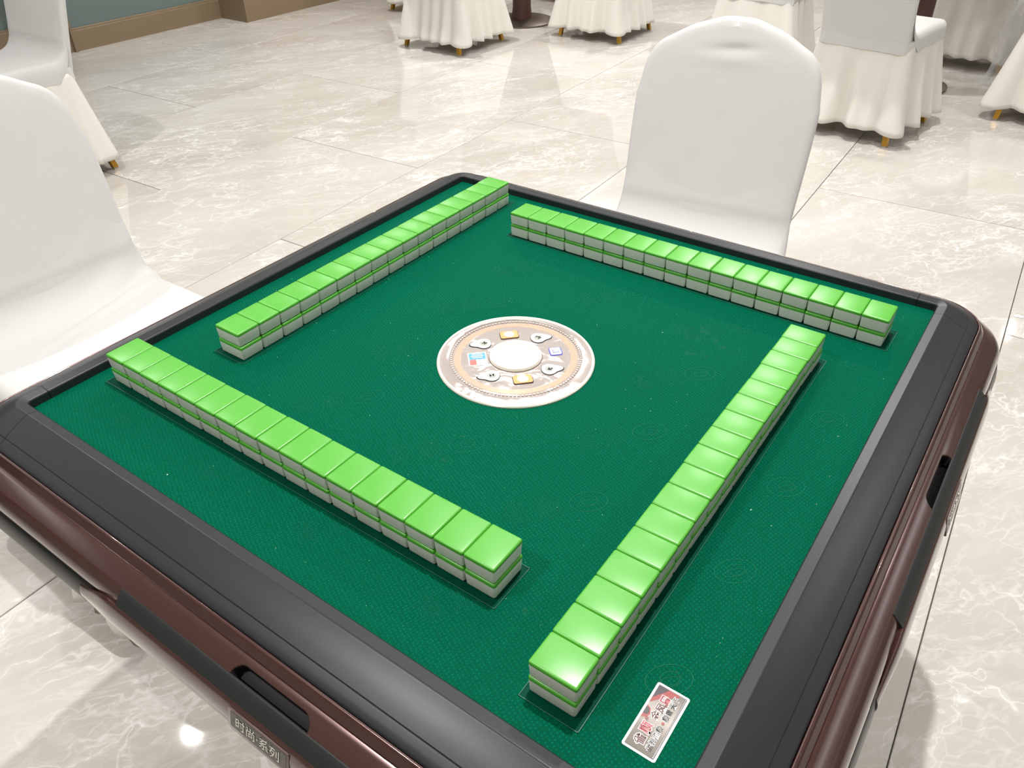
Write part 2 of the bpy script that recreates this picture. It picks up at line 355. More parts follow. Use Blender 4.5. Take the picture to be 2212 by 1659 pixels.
def sweep(name, path, prof, mats, parent, closed=True, fm=None, shp=28, mod=None, sj=None):
    V, F = [], []; n = len(prof)
    for i, (x, y, nx, ny) in enumerate(path):
        for j, (d, z) in enumerate(prof):
            if mod: d, z = mod(i, j, d, z)
            V.append((x + nx * d, y + ny * d, TZ + z))
    for i in range(len(path) - 1):
        for j in range(n if closed else n - 1):
            k = (j + 1) % n; F.append((i * n + j, i * n + k, (i + 1) * n + k, (i + 1) * n + j))
    if closed: F += [tuple(range(n))[::-1], tuple((len(path) - 1) * n + j for j in range(n))]
    mi = None
    if fm: mi = [fm(i) for i in range(len(F))]
    o = mesh_obj(name, V, F, mats, parent, True)
    bm = bmesh.new(); bm.from_mesh(o.data); bmesh.ops.recalc_face_normals(bm, faces=bm.faces[:]); bm.to_mesh(o.data); bm.free()
    if mi: o.data.polygons.foreach_set('material_index', mi)
    if sj is None: sharp(o.data, shp)
    else:
        for e in o.data.edges:
            a, b = e.vertices
            if a % n == b % n and a % n in sj: e.use_edge_sharp = True
            elif a // n == b // n and a // n in (0, len(path) - 1): e.use_edge_sharp = True
    return o
RIM = [(0.0, -0.004), (0.0, 0.0088), (0.0004, 0.0098), (0.0014, 0.0105), (0.0110, 0.0124), (0.0120, 0.0124), (0.0132, 0.0118), (0.020, 0.0092), (0.027, 0.0062), (0.034, 0.0028), (0.0408, -0.0008),
       (0.0413, -0.0018), (0.0419, -0.0014), (0.047, -0.0040), (0.0515, -0.0066), (0.0528, -0.0078), (0.0532, -0.010), (0.0532, -0.016), (0.004, -0.016)]
LS = HF - RC
RSJ = {0, 1, 3, 4, 6, 10, 11, 12, 17, 18}
for k in range(4):
    sweep('rim_side', rim_path(k, -LS + 0.021, LS - 0.021, 8), RIM, M_CHAR, T, sj=RSJ)
    # corner cap: short piece each side of the corner, its seams swing slightly outwards
    pa = rim_path(k, LS - 0.0204, LS, 4, False, 90, 12)
    c, s = [(1, 0), (0, 1), (-1, 0), (0, -1)][k]
    extra = [(HF, -LS + 0.0204 * q / 4, 1, 0) for q in range(1, 5)]
    pa += [(x * c - y * s, x * s + y * c, nx * c - ny * s, nx * s + ny * c) for x, y, nx, ny in extra]
    sweep('rim_corner', pa, RIM, M_CHAR, T, sj=RSJ)
FAS = [(0.0536, -0.016), (0.0536, -0.0085), (0.0542, -0.0074), (0.0552, -0.0072), (0.0566, -0.0082), (0.0580, -0.0100), (0.0616, -0.0150), (0.0621, -0.0163), (0.0627, -0.0158),
       (0.0650, -0.0168), (0.0675, -0.0180), (0.0700, -0.0193)]
q0 = (0.0700, -0.0193)
FAS = FAS[:9] + [(0.0645, -0.0165), (0.0660, -0.0173)] + [(0.0660 + 0.0125 * i / 24, -0.0173 - 0.0077 * i / 24 - 0.0006 * (i / 24) ** 2) for i in range(1, 25)] + [(0.0815, -0.0282), (0.0845, -0.0322), (0.0868, -0.0372), (0.0878, -0.0420), (0.0876, -0.0470), (0.0840, -0.0490), (0.056, -0.0490)]
def sstep(a, b, x):
    t_ = max(0, min(1, (x - a) / (b - a))); return t_ * t_ * (3 - 2 * t_)
U0, U1 = 0.045, 0.135
for k in range(4):
    path = rim_path(k, -LS, LS, 8, 45, 45)
    # refine the span that carries the pull recess
    c, s = [(1, 0), (0, 1), (-1, 0), (0, -1)][k]
    arc0 = path[:10]; arc1 = path[-10:]
    us = [-LS, -0.3, -0.2, -0.1, 0.0, 0.03]
    u = 0.036
    while u < 0.1441: us.append(u); u += 0.0006
    us += [0.15, 0.2, 0.3, LS]
    mid = [(x * c - y * s, x * s + y * c, nx * c - ny * s, nx * s + ny * c) for x, y, nx, ny in [(q, -HF, 0, -1) for q in us]]
    allu = [-1] * 10 + us + [9] * 10
    def mod(i, j, d, z, allu=allu):
        u = allu[i]
        if not (U0 - 0.01 < u < U1 + 0.01) or d < 0.066 or j < 9 or z < -0.033: return d, z
        e = max(0.0, 1 - ((abs(u - 0.09) - 0.033) / 0.012) ** 2) ** 0.5 if abs(u - 0.09) > 0.033 else 1.0
        if abs(u - 0.09) > 0.045: return d, z
        top = 0.0795 - 0.0105 * e
        m = sstep(top - 0.0003, top + 0.0008, d)
        return d - 0.004 * m, z - 0.011 * m
    n = len(FAS); o = sweep('side_fascia', arc0 + mid + arc1, FAS, [M_BROWN, M_RECESS], T, mod=mod, sj={0, 5, 6, 7, 8, n - 2, n - 1})
    for p in o.data.polygons:
        # faces inside the recess take the black material
        cc = p.center; uu = cc.x * c + cc.y * s; dd = -(-cc.x * s + cc.y * c) - HF
        if U0 - 0.002 < uu < U1 + 0.002:
            zz = cc.z - TZ; ref = -0.0193 - (dd - 0.070) * 0.67
            if 0.062 < dd < 0.0835 and zz < ref - 0.0022 and zz > -0.05: p.material_index = 1
LOW = [(0.060, -0.0495), (0.0872, -0.0495), (0.0892, -0.0520), (0.0915, -0.060), (0.0935, -0.070), (0.0925, -0.078), (0.085, -0.083), (0.050, -0.086), (0.050, -0.0495)]
for k in range(4):
    sweep('lower_trim', rim_path(k, -LS, LS, 8, 45, 45), LOW, M_BLACK, T)
    us = [-0.172 + 0.514 * i / 80 for i in range(81)]
    c, s = [(1, 0), (0, 1), (-1, 0), (0, -1)][k]
    path = [(x * c - y * s, x * s + y * c, nx * c - ny * s, nx * s + ny * c) for x, y, nx, ny in [(q, -HF, 0, -1) for q in us]]
    DP = [(0.080, -0.0445), (0.0895, -0.0368), (0.0915, -0.0378), (0.0932, -0.0410), (0.0955, -0.0475), (0.0970, -0.0550), (0.0972, -0.0640), (0.0958, -0.0700), (0.0925, -0.0725), (0.080, -0.0725)]
    def dmod(i, j, d, z, us=us):
        u = us[i]; e = sstep(-0.176, -0.112, u) * (1 - sstep(0.282, 0.346, u))
        zb = -0.0725; z = zb + (z - zb) * (0.50 + 0.50 * e); d = 0.0885 + (d - 0.0885) * (0.62 + 0.38 * e) if d > 0.0885 else d
        return d, z
    dr = sweep('drawer_front', path, DP, M_BROWN, T, mod=dmod, shp=40)
    us2 = [-0.105 + 0.39 * i / 8 for i in range(9)]
    path = [(x * c - y * s, x * s + y * c, nx * c - ny * s, nx * s + ny * c) for x, y, nx, ny in [(q, -HF, 0, -1) for q in us2]]
    GP = [(0.0780, -0.0262), (0.0792, -0.0256), (0.0805, -0.0262), (0.0878, -0.0338), (0.0906, -0.0376), (0.0908, -0.0405), (0.080, -0.043)]
    g = sweep('drawer_grip', path, GP, M_GRIP, dr, shp=30)
    # badge on the drawer front: face tilts with the panel
    bd = empty('tmp', (0, 0, 0)); bpy.data.objects.remove(bd)
    bm = bmesh.new(); prism(bm, rrect(0.072, 0.0225, 0.0015), 0, 0.0022, 0, 0.0007)
    prism(bm, rrect(0.066, 0.0165, 0.0008), 0.0018, 0.0024, 1)
    b = bm_obj('name_badge', bm, [M_BROWN, simple('badge_face', (0.10, 0.095, 0.085), 0.2, 0.6)], dr, True, 30)
    tilt = math.radians(90 - 14)
    mloc = Matrix.Rotation(k * math.pi / 2, 4, 'Z') @ Matrix.Translation((0.0925, -(HF + 0.0948), TZ - 0.0522)) @ Matrix.Rotation(tilt, 4, 'X')
    b.matrix_local = mloc
    text_obj('badge_lettering', '时尚·系列', 0.0125, M_SILVER, dr, mloc @ Matrix.Translation((0, -0.0002, 0.0027)), 0.0003)
# under-body, column and feet
bm = bmesh.new()
V = []
for z, h in ((TZ - 0.05, 0.44), (TZ - 0.10, 0.42), (TZ - 0.24, 0.33)):
    V.append([bm.verts.new((x, y, z)) for x, y in rrect(2 * h, 2 * h, 0.08, 6)])
n = len(V[0])
for a, b in zip(V, V[1:]):
    for i in range(n): bm.faces.new((a[i], a[(i + 1) % n], b[(i + 1) % n], b[i]))
bm.faces.new(V[0]); bm.faces.new(V[-1][::-1])
bm_obj('machine_body', bm, M_BLACK, T, True, 30)
bm = bmesh.new(); add_box(bm, -0.11, 0.11, -0.11, 0.11, 0.07, TZ - 0.24, 0.02, 3); bm_obj('column', bm, M_BLACK, T, True, 30)
for a in range(4):
    bm = bmesh.new(); add_box(bm, 0.09, 0.34, -0.035, 0.035, 0.03, 0.085, 0.015, 3)
    bmesh.ops.rotate(bm, cent=(0, 0, 0), matrix=Matrix.Rotation(math.radians(45 + 90 * a), 3, 'Z'), verts=bm.verts)
    f = bm_obj('foot', bm, M_BLACK, T, True, 30)
    q = Vector((0.32, 0, 0)); q.rotate(Matrix.Rotation(math.radians(45 + 90 * a), 3, 'Z'))
    lathe('caster', [(0.0, 0.0), (0.024, 0.0), (0.027, 0.006), (0.024, 0.032), (0, 0.032)], M_RECESS, f, 20, (q.x, q.y, 0))
# felt
fo = mesh_obj('felt_surface', [(-HF, -HF, TZ - 0.012), (HF, -HF, TZ - 0.012), (HF, HF, TZ - 0.012), (-HF, HF, TZ - 0.012), (-HF, -HF, TZ), (HF, -HF, TZ), (HF, HF, TZ), (-HF, HF, TZ)],
              [(3, 2, 1, 0), (4, 5, 6, 7), (0, 1, 5, 4), (1, 2, 6, 5), (2, 3, 7, 6), (3, 0, 4, 7)], M_FELT, T, False)
# embossed maker's marks repeated across the felt
emb_mesh = None
def in_wall(x, y):
    for k in range(4):
        c, s = [(1, 0), (0, 1), (-1, 0), (0, -1)][k]
        u = x * c + y * s; v = -(-x * s + y * c)
        if -0.385 < u < 0.215 and 0.240 < v < 0.327: return True
    return False
ebm = bmesh.new()
tt = text_obj('tmp_text', '雀 顺', 0.030, M_EMB, None, Matrix.Identity(4), outline=0.00020)
def oval(bm, rx, ry, w_, z, cx=0, cy=0, n=40, mi=0):
    vs = []
    for sc in (0, 1):
        for i in range(n):
            a = 2 * math.pi * i / n; vs.append(bm.verts.new((cx + (rx - sc * w_) * math.cos(a), cy + (ry - sc * w_) * math.sin(a), z)))
    for i in range(n): bm.faces.new((vs[i], vs[(i + 1) % n], vs[n + (i + 1) % n], vs[n + i])).material_index = mi
obm = bmesh.new(); oval(obm, 0.019, 0.013, 0.0004, 0.0003); oval(obm, 0.008, 0.006, 0.0003, 0.0003, 0.001, 0.001); oval(obm, 0.011, 0.004, 0.0003, 0.0003, -0.001, -0.002)
om = bpy.data.meshes.new('o'); obm.to_mesh(om); obm.free()
for ex in (-0.387, -0.239, -0.092, 0.051, 0.199, 0.347):
    for ey in (-0.288, -0.160, -0.034, 0.0925, 0.217, 0.343):
        mt = Matrix.Translation((ex - 0.0018, ey, TZ)) @ Matrix.Rotation(math.radians(49), 4, 'Z')
        if abs(ex) < 0.37 and abs(ey) < 0.37 and not in_wall(ex, ey) and math.hypot(ex - .009, ey + .012) > 0.115:
            t0 = len(ebm.verts); ebm.from_mesh(om); ebm.verts.ensure_lookup_table()
            for v in ebm.verts[t0:]: v.co = mt @ v.co
        cx, cy = (mt @ Vector((-0.055, 0, 0))).xy
        if abs(cx) < 0.36 and abs(cy) < 0.36 and not in_wall(cx, cy) and math.hypot(cx - .009, cy + .012) > 0.125:
            t0 = len(ebm.verts); ebm.from_mesh(tt.data); ebm.verts.ensure_lookup_table()
            for v in ebm.verts[t0:]: v.co = mt @ Vector((v.co.x * 0.85 - 0.055, v.co.y, v.co.z * 0.1 + 0.0001))
bpy.data.objects.remove(tt)
eo = bm_obj('embossed_mark', ebm, M_EMB, fo, False); eo['kind'] = 'stuff'
# lifting slots under the tile walls
W, L, TH = 0.0325, 0.0423, 0.01929
A0, B0 = -0.3581, 0.2633
for k in range(4):
    bm = bmesh.new(); x0, x1, y0, y1 = A0 - 0.007, A0 + 17 * W + 0.0045, -(B0 + L) - 0.0068, -B0 + 0.0035
    add_box(bm, x0, x1, y0, y1, TZ - 0.001, TZ + 0.0004)
    w_ = 0.0004
    for a in ((x0, x1, y0, y0 + w_), (x0, x1, y1 - w_, y1), (x0, x0 + w_, y0, y1), (x1 - w_, x1, y0, y1)): add_box(bm, *a, TZ, TZ + 0.0009, mi=1)
    bmesh.ops.rotate(bm, cent=(0, 0, 0), matrix=Matrix.Rotation(k * math.pi / 2, 3, 'Z'), verts=bm.verts)
    bmesh.ops.translate(bm, vec=(-0.0018, 0.0005, 0), verts=bm.verts)
    bm_obj('tile_lift', bm, [M_SLOT, M_LINE], T, False)

# centre console ----------------------------------------------------
def chrome(name, c, r, bs, sc):
    t = NT(name); v = t.coord('Object'); n = t.noise(v, sc, 2, 0.5, 0.8); t.bump(n.outputs[0], bs, 0.004); t.set(base_color=c, metallic=0.8, roughness=r, specular=0.7); return t.m
M_CHR = chrome('rosy_chrome', (0.95, 0.85, 0.83), 0.10, 0.45, 18)
M_CHR2 = chrome('wavy_rosy_chrome', (0.95, 0.86, 0.84), 0.10, 0.6, 28)
M_CREAM = simple('cream_edge', (0.9, 0.84, 0.74), 0.25, 0.3)
M_PEACH = simple('peach_band', (0.92, 0.70, 0.54), 0.12, 0.6)
M_ORANGE = simple('orange_button', (0.80, 0.40, 0.17), 0.5, specular=0.2)
M_BTNW = simple('white_button', (0.82, 0.82, 0.78), 0.25)
M_INK = simple('black_ink', (0.012, 0.01, 0.012), 0.4)
M_BLUE = simple('blue_ink', (0.05, 0.05, 0.55), 0.4)
CX, CY = 0.0030, -0.0052
con = lathe('centre_console', [(0.0, 0.0002), (0.0945, 0.0002), (0.0945, 0.0030), (0.0930, 0.0042), (0.0915, 0.0042), (0.0900, 0.0040), (0.0800, 0.0066), (0.0795, 0.0062), (0.0660, 0.0062), (0.0658, 0.0058), (0.0, 0.0058)], [M_CHR], T, 96, (CX, CY, TZ - 0.0018))
def cpart(name, prof, m, n=96, loc=(0, 0, 0)): return lathe(name, prof, m, con, n, loc, cap=False)
cpart('outer_edge', [(0.0947, 0.0), (0.0949, 0.0034), (0.0938, 0.0048), (0.0918, 0.0050), (0.0912, 0.0042)], M_CREAM)
cpart('black_gap_ring', [(0.0950, 0.0002), (0.0962, 0.0002), (0.0962, 0.0010), (0.0950, 0.0010)], M_INK)
cpart('peach_band', [(0.0662, 0.0060), (0.0664, 0.0066), (0.0740, 0.0066), (0.0742, 0.0060)], M_PEACH)
cpart('inner_plate', [(0.0, 0.0058), (0.0, 0.0063), (0.0655, 0.0063), (0.0658, 0.0058)], M_CHR2)
bm = bmesh.new()
NCH = 110
for i in range(NCH):
    a = 2 * math.pi * i / NCH; mt = Matrix.Rotation(a, 4, 'Z') @ Matrix.Translation((0.0775, 0, 0.0068))
    t0 = len(bm.verts); prism(bm, rrect(0.0022, 0.0038, 0.0009, 2), -0.0004, 0.0001, 0); bm.verts.ensure_lookup_table()
    prism(bm, rrect(0.0015, 0.0022, 0.0006, 2), 0.0, 0.00018, 1); bm.verts.ensure_lookup_table()
    for v in bm.verts[t0:]: v.co = mt @ v.co
ch = bm_obj('chain_band', bm, [simple('chain_dark', (0.42, 0.34, 0.29), 0.3, 0.6), M_CREAM], con, False); ch['kind'] = 'stuff'
glr = cpart('dice_window_ring', [(0.0272, 0.0063), (0.0272, 0.0096), (0.0285, 0.0104), (0.0306, 0.0100), (0.0318, 0.0082), (0.0318, 0.0063)], M_CREAM)
cpart('ring_line', [(0.0318, 0.0066), (0.0323, 0.0066)], M_INK)
M_DISH = simple('dice_dish', (0.9, 0.89, 0.88), 0.3)
cpart('dice_dish', [(0.0, 0.0066), (0.0272, 0.0066)], M_DISH)
t = NT('clear_dome'); t.set(base_color=(1, 1, 1), roughness=0.02, alpha=0.16, specular=0.8); M_GLASS = t.m
cpart('dice_dome', [(0.0272, 0.0095), (0.0240, 0.0118), (0.018, 0.0140), (0.010, 0.0152), (0.0, 0.0156)], M_GLASS)
for a in (135, -45):
    r_ = 0.0475; mt = Matrix.Rotation(math.radians(a), 4, 'Z') @ Matrix.Translation((r_, 0, 0.0063)) @ Matrix.Rotation(math.radians(90), 4, 'Z')
    bm = bmesh.new(); prism(bm, rrect(0.0235, 0.0165, 0.003), 0, 0.0007, 2); prism(bm, rrect(0.0222, 0.0152, 0.0026), 0.0003, 0.0014, 0, 0.0003)
    oval(bm, 0.0066, 0.0066, 0.0007, 0.00165, 0, 0, 24, 1)
    b = bm_obj('square_button', bm, [M_ORANGE, M_CREAM, M_INK], con, True, 30); b.matrix_local = mt; b['label'] = 'orange rounded square button'
    bm = bmesh.new(); prism(bm, [(0.0056 * math.cos(i * math.pi / 12), 0.0056 * math.sin(i * math.pi / 12)) for i in range(24)], 0.0014, 0.0018)
    q = bm_obj('button_emblem', bm, M_CREAM, con, False); q.matrix_local = mt
for a in (0, 90, 180, 270):
    mt = Matrix.Rotation(math.radians(a), 4, 'Z') @ Matrix.Translation((0.0480, 0, 0.0063))
    tip = math.radians(45 if a in (0, 180) else -45)
    def petal(sc):
        pts = []
        for i in range(40):
            th = 2 * math.pi * i / 40; d = (th - tip + math.pi) % (2 * math.pi) - math.pi
            r_ = 0.0088 + 0.0075 * math.exp(-(d / 0.42) ** 2) - 0.0006 * math.cos(2 * d)
            pts.append((r_ * math.cos(th) * sc, r_ * math.sin(th) * sc))
        return pts
    bm = bmesh.new(); prism(bm, petal(1.16), 0, 0.0006, 1); prism(bm, petal(1.09), 0.0003, 0.0012, 0, 0.0003)
    b = bm_obj('petal_button', bm, [M_BTNW, M_INK], con, True, 30); b.matrix_local = mt; b['label'] = 'white petal shaped button with dark emblem'
    bm = bmesh.new()
    prism(bm, [(0.0052 * math.cos(i * math.pi / 12), 0.0052 * math.sin(i * math.pi / 12)) for i in range(24)], 0.0012, 0.0015, 0)
    rr = random.Random(a)
    for _ in range(9):
        x_, y_ = rr.uniform(-.0028, .0028), rr.uniform(-.0028, .0028); prism(bm, [(x_ + 0.0011 * math.cos(i), y_ + 0.0008 * math.sin(i)) for i in (0, 1.2, 2.5, 3.8, 5.1)], 0.0015, 0.0017, 1)
    q = bm_obj('button_emblem', bm, [simple('emblem_grey', (0.42, 0.45, 0.40), 0.35, 0.4), M_INK], con, False); q.matrix_local = mt
# colour sticker and blue icon
mt = Matrix.Translation((-0.0345, -0.0300, 0.0064)) @ Matrix.Rotation(math.radians(-47), 4, 'Z')
bm = bmesh.new(); prism(bm, rrect(0.0270, 0.0225, 0.001), 0, 0.0003, 0)
for x0, x1, mi in ((-0.0120, 0.0008, 1), (0.0014, 0.0120, 2)): prism(bm, [(x0, -0.0098), (x1, -0.0098), (x1, 0.0098), (x0, 0.0098)], 0.0002, 0.00045, mi)
prism(bm, [(0.0014, -0.0098), (0.0120, -0.0098), (0.0120, -0.002), (0.0014, -0.002)], 0.0003, 0.0006, 3)
st = bm_obj('colour_sticker', bm, [M_BTNW, simple('print_blue', (0.10, 0.36, 0.80), 0.4), simple('print_pale_orange', (0.9, 0.68, 0.5), 0.4), simple('print_red', (0.85, 0.16, 0.14), 0.4)], con, False); st.matrix_local = mt
for x_, hh in ((-0.0095, 0.013), (-0.0060, 0.015), (-0.0025, 0.012)):
    bm = bmesh.new(); add_box(bm, x_ - 0.0008, x_ + 0.0008, -hh / 2, hh / 2, 0.0004, 0.0007); q = bm_obj('sticker_stroke', bm, M_BTNW, con, False); q.matrix_local = mt
mt = Matrix.Translation((0.0335, 0.0360, 0.0063)) @ Matrix.Rotation(math.radians(-45), 4, 'Z')
bm = bmesh.new(); prism(bm, rrect(0.0165, 0.0150, 0.002), 0, 0.0005, 0); prism(bm, rrect(0.0145, 0.0130, 0.0015), 0.0003, 0.0008, 1)
prism(bm, rrect(0.0070, 0.0070, 0.001), 0.0006, 0.0010, 0); prism(bm, rrect(0.0058, 0.0058, 0.0008), 0.0008, 0.0012, 1)
q = bm_obj('blue_icon', bm, [M_BLUE, M_BTNW], con, False); q.matrix_local = mt
# advert card glued on the felt
SX, SY = 0.3543 - 0.0018, -0.3241 + 0.0005
mt = Matrix.Translation((SX, SY, TZ + 0.0001)) @ Matrix.Rotation(math.radians(90), 4, 'Z')
bm = bmesh.new(); prism(bm, rrect(0.0590, 0.0265, 0.0018), 0, 0.0005, 0)
adv = bm_obj('advert_card', bm, [simple('card_white', (0.80, 0.80, 0.78), 0.35)], T, False); adv.matrix_local = mt
t = NT('card_print'); v = t.coord('Object'); sx_ = t.node('ShaderNodeSeparateXYZ'); t.l.new(v, sx_.inputs[0])
g_ = t.math('ADD', t.math('MULTIPLY', sx_.outputs[0], 14), 0.5); rr_ = t.ramp(g_, [(0.0, (0.13, 0.115, 0.095)), (0.35, (0.27, 0.235, 0.205)), (0.55, (0.50, 0.45, 0.42)), (0.85, (0.22, 0.20, 0.175)), (1.0, (0.15, 0.135, 0.12))])
t.col(rr_); t.set(roughness=0.5, specular=0.25)
M_CARD = t.m; M_CRED = simple('card_red', (0.30, 0.03, 0.03), 0.35); M_CDK = simple('card_dark', (0.025, 0.015, 0.022), 0.35)
bm = bmesh.new(); prism(bm, rrect(0.0555, 0.0230, 0.001), 0.0003, 0.0006, 0)
def blob(pts, mi, z): prism(bm, pts, z, z + 0.0001, mi)
blob([(0.0105, 0.0112), (0.0272, 0.0112), (0.0272, -0.0060), (0.0250, -0.0052), (0.0210, 0.0010), (0.0165, 0.0060)], 1, 0.00055)
blob([(0.0150, 0.0112), (0.0272, 0.0112), (0.0272, 0.0030), (0.0225, 0.0060), (0.0185, 0.0090)], 2, 0.00062)
blob([(-0.0035, 0.0112), (-0.0015, 0.0075), (0.0020, 0.0062), (0.0062, 0.0078), (0.0078, 0.0112)], 1, 0.00055)
blob([(0.0, 0.0112), (0.0005, 0.0085), (0.0030, 0.0074), (0.0058, 0.0088), (0.0064, 0.0112)], 2, 0.00062)
blob([(-0.0275, -0.0112), (0.0275, -0.0112), (0.0275, -0.0100), (-0.0275, -0.0100)], 2, 0.00062)
for i in range(46): x_ = -0.0268 + i * 0.00118; prism(bm, [(x_, -0.0109), (x_ + 0.0006, -0.0109), (x_ + 0.0006, -0.0103), (x_, -0.0103)], 0.00066, 0.0008, 3)
prt = bm_obj('card_print', bm, [M_CARD, M_CRED, M_CDK, M_BTNW], adv, False); prt.matrix_local = Matrix.Identity(4)
def word(s, x, y, size, m, bold=0.0, halo=None):
    if halo: text_obj('card_lettering', s, size, M_BTNW, adv, Matrix.Translation((x, y, 0.0008)), 0.00005, bold=halo)
    text_obj('card_lettering', s, size, m, adv, Matrix.Translation((x, y, 0.00095)), 0.00005, bold=bold)
M_TXR = simple('lettering_maroon', (0.10, 0.015, 0.025), 0.4); M_TXP = simple('lettering_pink_red', (0.45, 0.05, 0.07), 0.4)
word('雀', -0.0194, 0.0028, 0.0088, M_TXR, 0.00012, 0.0006); word('顺', -0.0090, 0.0032, 0.0092, M_TXP, 0.00012, 0.0006); word('®', -0.0022, 0.0066, 0.0038, M_TXP)
word('金', 0.0035, 0.0020, 0.0075, M_TXR, 0.0001, 0.0005); word('凤', 0.0106, 0.0014, 0.0075, M_TXR, 0.0001, 0.0005); word('凰', 0.0180, 0.0014, 0.0080, M_TXP, 0.0001, 0.0005)
for s_, x_ in zip('坐拥雀顺', (-0.0216, -0.0163, -0.0109, -0.0052)): word(s_, x_, -0.0052, 0.0050, M_INK, 0.00004, 0.0004)
word('●', 0.0003, -0.0052, 0.0030, M_CRED)
for s_, x_ in zip('顺赢天下', (0.0050, 0.0104, 0.0167, 0.0221)): word(s_, x_, -0.0052, 0.0050, M_INK, 0.00004, 0.0004)

# ------------------------------------------------------------------ mahjong tiles
def tile_meshes():
    bm = bmesh.new(); add_box(bm, -W / 2 + 0.00015, W / 2 - 0.00015, -L / 2, L / 2, 0, TH - 0.0001, 0.0021, 4)
    for v in bm.verts:
        if v.co.z < 0.011:
            f = ((0.011 - v.co.z) / 0.011) ** 2 * 0.0011; v.co.x -= math.copysign(f, v.co.x); v.co.y -= math.copysign(f, v.co.y)
    b2 = bm.copy(); out = []
    for b_, keep, nm, m in ((bm, 'low', 'face_block', M_TWHITE), (b2, 'high', 'green_back', M_TGREEN)):
        r = bmesh.ops.bisect_plane(b_, geom=b_.verts[:] + b_.edges[:] + b_.faces[:], plane_co=(0, 0, 0.0152), plane_no=(0, 0, 1), clear_outer=keep == 'low', clear_inner=keep == 'high')
        es = [e for e in r['geom_cut'] if isinstance(e, bmesh.types.BMEdge)]
        bmesh.ops.edgeloop_fill(b_, edges=es)
        bmesh.ops.recalc_face_normals(b_, faces=b_.faces[:])
        me = bpy.data.meshes.new(nm); b_.to_mesh(me); b_.free(); me.materials.append(m); me.polygons.foreach_set('use_smooth', [True] * len(me.polygons)); sharp(me, 50); out.append(me)
    return out
TMW, TMG = tile_meshes()
WALLN = {0: ('near-left', 'the left end'), 1: ('near-right', 'the near end'), 2: ('far-right', 'the right end'), 3: ('far-left', 'the far end')}
rt = random.Random(3)
for k in range(4):
    nm, end = WALLN[k]; c, s = [(1, 0), (0, 1), (-1, 0), (0, -1)][k]
    for i in range(17):
        for lev in range(2):
            x = A0 + (i + 0.5) * W + rt.uniform(-0.00010, 0.00010) ; y = -(B0 + L / 2) + rt.uniform(-0.0004, 0.0004)
            t_ = empty('mahjong_tile', (x * c - y * s, x * s + y * c, TZ + 0.00045 + lev * TH), k * math.pi / 2 + rt.uniform(-0.002, 0.002),
                       label='%s-layer green-backed mahjong tile, %s from %s of the %s row' % (['bottom', 'top'][lev], ords[i], end, nm), cat='mahjong tile', group='mahjong tiles stacked in four double rows')
            for me, n_ in ((TMW, 'white_body'), (TMG, 'green_back')):
                link(bpy.data.objects.new(n_, me), t_)

